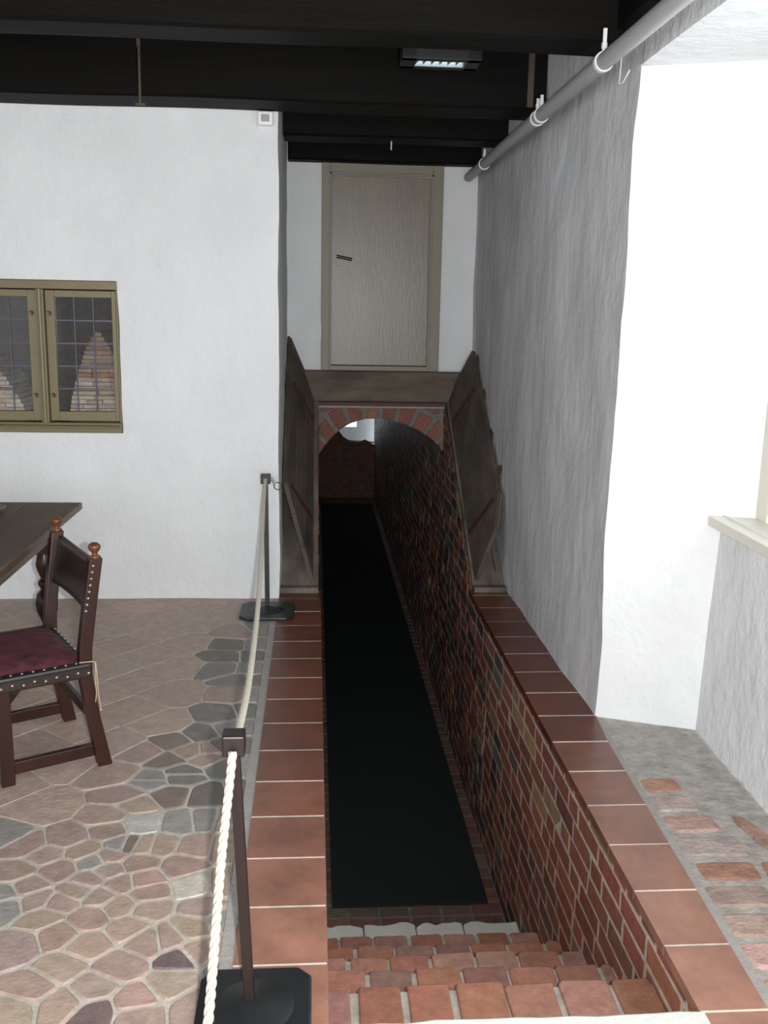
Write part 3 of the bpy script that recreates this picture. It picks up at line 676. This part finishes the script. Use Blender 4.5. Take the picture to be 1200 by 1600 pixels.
# ------------------------------------------------------------------ small fittings
t = thing('alarm_box', 'small square white sensor box at the top right corner of the left white wall', 'sensor', (-.262, 5.32, 2.60))
mb = MB(); mb.box(-.303, -.222, 5.300, 5.338, 2.580, 2.648); mb.build('casing', M['white'], t, bevel=.008)
mb = MB(); mb.box(-.284, -.241, 5.294, 5.301, 2.596, 2.632); mb.build('lens', M['greyplastic'], t, bevel=.004)
t = thing('hanging_rod', 'thin iron rod hanging from the black beam at upper left', 'rod', (-.80, 4.7, 2.55))
mb = MB(); mb.tube([(-.795, 4.70, 2.95), (-.798, 4.70, 2.545)], .0065, 8); mb.build('shaft', M['rust'], t)
mb = MB(); mb.bar((-.82, 4.70, 2.545), (-.775, 4.70, 2.545), .008, .008); mb.build('foot_plate', M['rust'], t)
mb = MB(); mb.tube([(-.798, 4.70, 2.79), (-.798, 4.70, 2.82)], .011, 8); mb.build('collar', M['rust'], t)
o = MB(); o.tube([(.456, 6.1, 2.66), (.456, 6.1, 2.60)], .004, 8); o = o.build('screw_eye', M['clip']); tag(o, 'tiny pale hook hanging under the black beam above the door', 'hook')
mb = MB(); mb.box(1.055, 1.085, 5.04, 5.058, 2.66, 2.94); o = mb.build('cable_conduit', M['rust']); tag(o, 'brown vertical conduit on the wall-top beam next to the right wall', 'conduit')

# ------------------------------------------------------------------ stanchions and ropes
def stanchion(label, bx, by, px, py, tx, ty, ztop, cube, half):
    t = thing('rope_stanchion', label, 'stanchion', (bx, by, 0), 'rope barrier stanchions')
    mb = MB(); h = half; c = h*.25
    P = [(-h+c, -h), (h-c, -h), (h, -h+c), (h, h-c), (h-c, h), (-h+c, h), (-h, h-c), (-h, -h+c)]
    mb.prism([(bx+a, by+b) for a, b in P], (0, 0, .001), (1, 0, 0), (0, 1, 0), (0, 0, 1), .018); mb.build('base_plate', M['iron'], t, bevel=.006)
    mb = MB(); mb.lathe((bx, by, .018), [(.098, 0), (.085, .006), (.05, .012), (.03, .02), (.0, .022)]); mb.build('base_dome', M['iron'], t)
    mb = MB(); mb.bar((px, py, .03), (tx, ty, ztop-cube*.7), .0245, .0245, (0, 1, 0)); mb.build('post', M['post'] if by < 3 else M['iron'], t, bevel=.002)
    mb = MB(); mb.obox((tx, ty, ztop-cube/2), (cube/2, 0, 0), (0, cube/2, 0), (0, 0, cube/2)); mb.build('cap_block', M['post'] if by < 3 else M['iron'], t, bevel=.004)
    return t
stanchion('dark brown stanchion in the foreground with rope on both sides', -.140, 2.0, -.151, 2.01, -.178, 2.0, .722, .050, .137)
stanchion('black stanchion standing by the corner of the white wall near the hatch', -.258, 5.08, -.258, 5.10, -.263, 5.1, .775, .052, .148)
def rope_mb(path, r):
    pts = [Vector(p) for p in path]; fine = []
    # catmull-rom through the points
    for i in range(len(pts)-1):
        p0, p1, p2, p3 = pts[max(i-1, 0)], pts[i], pts[i+1], pts[min(i+2, len(pts)-1)]
        m = max(2, int((p2-p1).length/.006))
        for k in range(m):
            t = k/m; fine.append(.5*((2*p1)+(p2-p0)*t+(2*p0-5*p1+4*p2-p3)*t*t+(3*p1-p0-3*p2+p3)*t**3))
    fine.append(pts[-1]); mb = MB(); s = 0; strands = [[], [], []]
    for i, p in enumerate(fine):
        T = (fine[min(i+1, len(fine)-1)]-fine[max(i-1, 0)]).normalized(); a = T.cross(Vector((0, 0, 1)));
        if a.length < 1e-3: a = Vector((1, 0, 0))
        a.normalize(); b = T.cross(a)
        if i: s += (p-fine[i-1]).length
        for k in range(3):
            an = s/.062*2*PI+k*2*PI/3; strands[k].append(p+(a*math.cos(an)+b*math.sin(an))*r*.48)
    for st in strands: mb.tube(st, r*.58, 7)
    return mb
t = thing('barrier_rope', 'cream twisted rope sagging between the two stanchions', 'rope', (-.2, 3.5, .5))
rope_mb([(-.180, 2.03, .690), (-.184, 2.25, .628), (-.196, 2.77, .545), (-.215, 3.50, .520), (-.238, 4.21, .575), (-.256, 4.75, .68), (-.263, 5.07, .748)], .0098).build('rope_length', M['rope'], t)
rope_mb([(-.250, 5.11, .745), (-.232, 5.13, .742), (-.214, 5.15, .715)], .010).build('rope_end', M['rope'], t)
mb = MB(); mb.tube([(-.200+.020*math.cos(a), 5.15, .700+.020*math.sin(a)) for a in [2*PI*i/20 for i in range(20)]], .003, 6, closed=True); mb.build('ring', M['blackmetal'], t)
t = thing('barrier_rope', 'cream twisted rope dropping from the foreground stanchion towards the viewer', 'rope', (-.2, 1.5, .3))
rope_mb([(-.178, 1.965, .690), (-.183, 1.93, .630), (-.193, 1.82, .505), (-.197, 1.58, .325), (-.20, 1.25, .19), (-.20, .8, .14)], .0100).build('rope_length', M['rope'], t)

# ------------------------------------------------------------------ table
TX1, TY1, TZ = -1.075, 4.435, .75
t = thing('oak_table', 'dark brown wooden table with a turned leg at the left edge of the room', 'table', (-1.7, 3.5, 0))
mb = MB()
for i in range(4):
    a = TX1-.235*(i+1); mb.box(a+.002, a+.233, 2.55, TY1-.085, TZ-.032, TZ)
mb.box(TX1-.94, TX1-.002, TY1-.083, TY1, TZ-.032, TZ); mb.build('tabletop', M['tablewood'], t, bevel=.005)
mb = MB(); mb.box(TX1-.14, TX1-.11, 2.75, TY1-.14, TZ-.15, TZ-.034); mb.box(TX1-.83, TX1-.80, 2.75, TY1-.14, TZ-.15, TZ-.034); mb.box(TX1-.83, TX1-.11, TY1-.17, TY1-.14, TZ-.15, TZ-.034); mb.box(TX1-.83, TX1-.11, 2.72, 2.75, TZ-.15, TZ-.034); mb.build('apron', M['tablewood'], t, bevel=.003)
for lx in (TX1-.14, TX1-.80):
    for ly in (TY1-.17, 2.78):
        mb = MB(); mb.box(lx-.035, lx+.035, ly-.035, ly+.035, TZ-.20, TZ-.033); mb.box(lx-.038, lx+.038, ly-.038, ly+.038, 0, .17)
        mb.lathe((lx, ly, .17), [(.03, 0), (.036, .01), (.036, .03), (.022, .045), (.026, .06), (.046, .11), (.05, .15), (.042, .19), (.022, .215), (.034, .235), (.034, .25), (.02, .265), (.034, .30), (.04, .33), (.034, .36), (.03, .38)], 20)
        mb.build('leg', M['chairwood'], t, bevel=.004)
mb = MB(); mb.bar((TX1-.14, 2.78, .125), (TX1-.14, TY1-.17, .125), .045, .05); mb.bar((TX1-.8, 2.78, .125), (TX1-.8, TY1-.17, .125), .045, .06); mb.build('stretcher', M['chairwood'], t, bevel=.004)
mb = MB(); mb.lathe((-1.475, 4.22, TZ), [(0, .001), (.07, .002), (.085, .006), (.112, .016), (.116, .017), (.110, .020), (.08, .010), (0, .008)], 40)
o = mb.build('pewter_plate', M['pewter']); tag(o, 'pewter plate under the cup, on the far left of the dark table', 'plate')
mb = MB(); mb.lathe((-1.475, 4.22, TZ+.010), [(0, 0), (.04, 0), (.045, .006), (.05, .02), (.052, .045), (.056, .050), (.050, .050), (.046, .02), (0, .008)], 30)
o = mb.build('pewter_cup', M['pewter']); tag(o, 'small pewter cup standing on the plate at the left picture edge', 'cup')
mb = MB(); mb.lathe((-1.425, 3.96, TZ), [(0, .001), (.06, .002), (.07, .006), (.098, .022), (.102, .022), (.096, .026), (.07, .012), (0, .009)], 40)
o = mb.build('pewter_bowl', M['pewter']); tag(o, 'shallow grey-green dish on the table nearest the chair back', 'dish')

# ------------------------------------------------------------------ chair
t = thing('side_chair', 'old dark wooden chair with leather back and worn crimson velvet seat', 'chair', (-.95, 3.35, 0))
f = Vector((-.869, -.495, 0)).normalized(); s = Vector((-.495, .869, 0)).normalized(); Zv = Vector((0, 0, 1))
N0 = Vector((-.775, 3.318, 0))     # near rear foot
def cp(a, b, z): return N0+f*a+s*b+Zv*z   # a forward, b towards the far side
WD = .435; FD = .335; TH = .046
def spl(b, z): return b+(-.016 if b == 0 else 0)+(-.010 if b == 0 else .02)*max(0, (z-.40)/.40)
for b in (0, WD):
    # rear leg and back post: splayed foot, upright through the seat, leaning back above it
    mb = MB(); prof = [(0, 0), (.035, .20), (.056, .36), (.052, .46), (.030, .62), (.004, .785)]
    vs = [];
    for a, z in prof:
        for da, db in ((-.5, -.5), (.5, -.5), (.5, .5), (-.5, .5)): vs.append(cp(a+da*TH*(1 if z > .1 else 1.1), spl(b, z)+db*TH*.85, z))
    n_ = len(prof); fs = [(0, 3, 2, 1), tuple(4*(n_-1)+k for k in range(4))]
    for i in range(n_-1):
        for k in range(4): fs.append((4*i+k, 4*i+(k+1) % 4, 4*i+4+(k+1) % 4, 4*i+4+k))
    mb.add(vs, fs); mb.build('back_leg', M['chairwood'], t, bevel=.004)
    mb = MB(); mb.lathe(cp(.004, spl(b, .79), .785), [(.019, 0), (.021, .004), (.011, .010), (.010, .018), (.017, .026), (.022, .036), (.021, .044), (.012, .053), (.0, .055)], 16); mb.build('finial', M['finial'], t)
    mb = MB(); mb.prism([(-TH/2, -TH*.42), (TH/2, -TH*.42), (TH/2, TH*.42), (-TH/2, TH*.42)], cp(FD, b, 0), f, s, Zv, .375); mb.build('front_leg', M['chairwood'], t, bevel=.004)
    mb = MB(); mb.bar(cp(.01, b, .060), cp(FD, b, .060), .026, .045); mb.build('side_stretcher', M['chairwood'], t, bevel=.003)
mb = MB(); mb.bar(cp(.03, 0, .185), cp(.03, WD, .185), .022, .035); mb.bar(cp(FD, 0, .20), cp(FD, WD, .20), .022, .04); mb.build('cross_stretcher', M['chairwood'], t, bevel=.003)
# seat: frame, leather band, velvet cushion
mb = MB(); mb.prism([(.035, -.042), (FD+.035, -.042), (FD+.035, WD+.028), (.035, WD+.028)], cp(0, 0, .352), f, s, Zv, .052); seat = mb.build('seat', M['leather'], t, bevel=.008)
mb = MB(); mb.prism([(.038, -.044), (FD+.038, -.044), (FD+.038, WD+.030), (.038, WD+.030)], cp(0, 0, .386), f, s, Zv, .022); mb.build('leather_band', M['leatherband'], seat, bevel=.01)
mb = MB(); nx, ny = 16, 18; vs = []
for i in range(nx+1):
    for j in range(ny+1):
        u_, v_ = i/nx, j/ny; e = min(1, min(u_, 1-u_, v_, 1-v_)*6); a = .065+.31*u_+(-.004*math.sin(v_*12)); b = -.014+(WD+.014)*v_
        vs.append(cp(a, b, .4085+.014*math.sin(e*PI/2)+.003*noise.noise(Vector((u_*5, v_*5, 1)))))
mb.add(vs, [(i*(ny+1)+j, (i+1)*(ny+1)+j, (i+1)*(ny+1)+j+1, i*(ny+1)+j+1) for i in range(nx) for j in range(ny)], sm=True); mb.build('velvet_cover', M['velvet'], seat)
def nail(p, ax, par, r=.006):
    mb = MB(); mb.lathe(p, [(r, 0), (r*.8, .003), (0, .0045)], 8, ax=ax); mb.build('nail', M['brass'], par)
for i in range(9): nail(cp(.05+i*.037, -.0435, .372+.006*(i % 2)), -s, seat)
for i in range(9): nail(cp(.05+i*.037, -.028, .409), Zv, seat, .0055)
for i in range(11): nail(cp(.049, .0+i*.043, .409), Zv, seat, .0055)
# back panel
mb = MB(); nx, ny = 12, 8; vs = []
for dd in (0, .012):
    for i in range(nx+1):
        for j in range(ny+1):
            u_, v_ = i/nx, j/ny; a0 = .044-.036*v_; bow = -.012*math.sin(u_*PI); sag = .014*math.sin(u_*PI)*(1 if v_ > .5 else -.2)
            vs.append(cp(a0-.018+dd*1.5+bow, -.030-.008*v_+(WD+.052+.02*v_)*u_, .59+.180*v_-sag))
q = (nx+1)*(ny+1); fs = []
for i in range(nx):
    for j in range(ny):
        a = i*(ny+1)+j; fs += [(a, a+1, a+ny+2, a+ny+1), (q+a, q+a+ny+1, q+a+ny+2, q+a+1)]
for i in range(nx):
    a = i*(ny+1); fs += [(a, a+ny+1, q+a+ny+1, q+a)]; a += ny; fs += [(a, q+a, q+a+ny+1, a+ny+1)]
for j in range(ny): fs += [(j, q+j, q+j+1, j+1)]; a = nx*(ny+1)+j; fs += [(a, a+1, q+a+1, q+a)]
mb.add(vs, fs, sm=True); back = mb.build('backrest', M['leather'], t)
for i in range(8):
    z = .60+i*.023; a = .040-.032*(z-.62)/.165
    nail(cp(a+.004, spl(0, z)-.0205, z), -s, back)
    for b in (spl(0, z)+.012, spl(WD, z)-.012): nail(cp(a-.024, b, z), -f, back)
mb = MB(); mb.tube([cp(.08, -.040, .415), cp(.035, -.046, .413), cp(.024, -.046, .408), cp(.022, -.050, .34), cp(.019, -.046, .29), cp(.014, -.050, .235)], .0022, 6)
mb.tube([cp(.025, -.046, .409), cp(.030, -.052, .35), cp(.027, -.052, .30), cp(.031, -.048, .26)], .0018, 6); mb.lathe(cp(.014, -.050, .228), [(0, -.006), (.006, 0), (0, .007)], 8); mb.build('twine', M['twine'], seat)
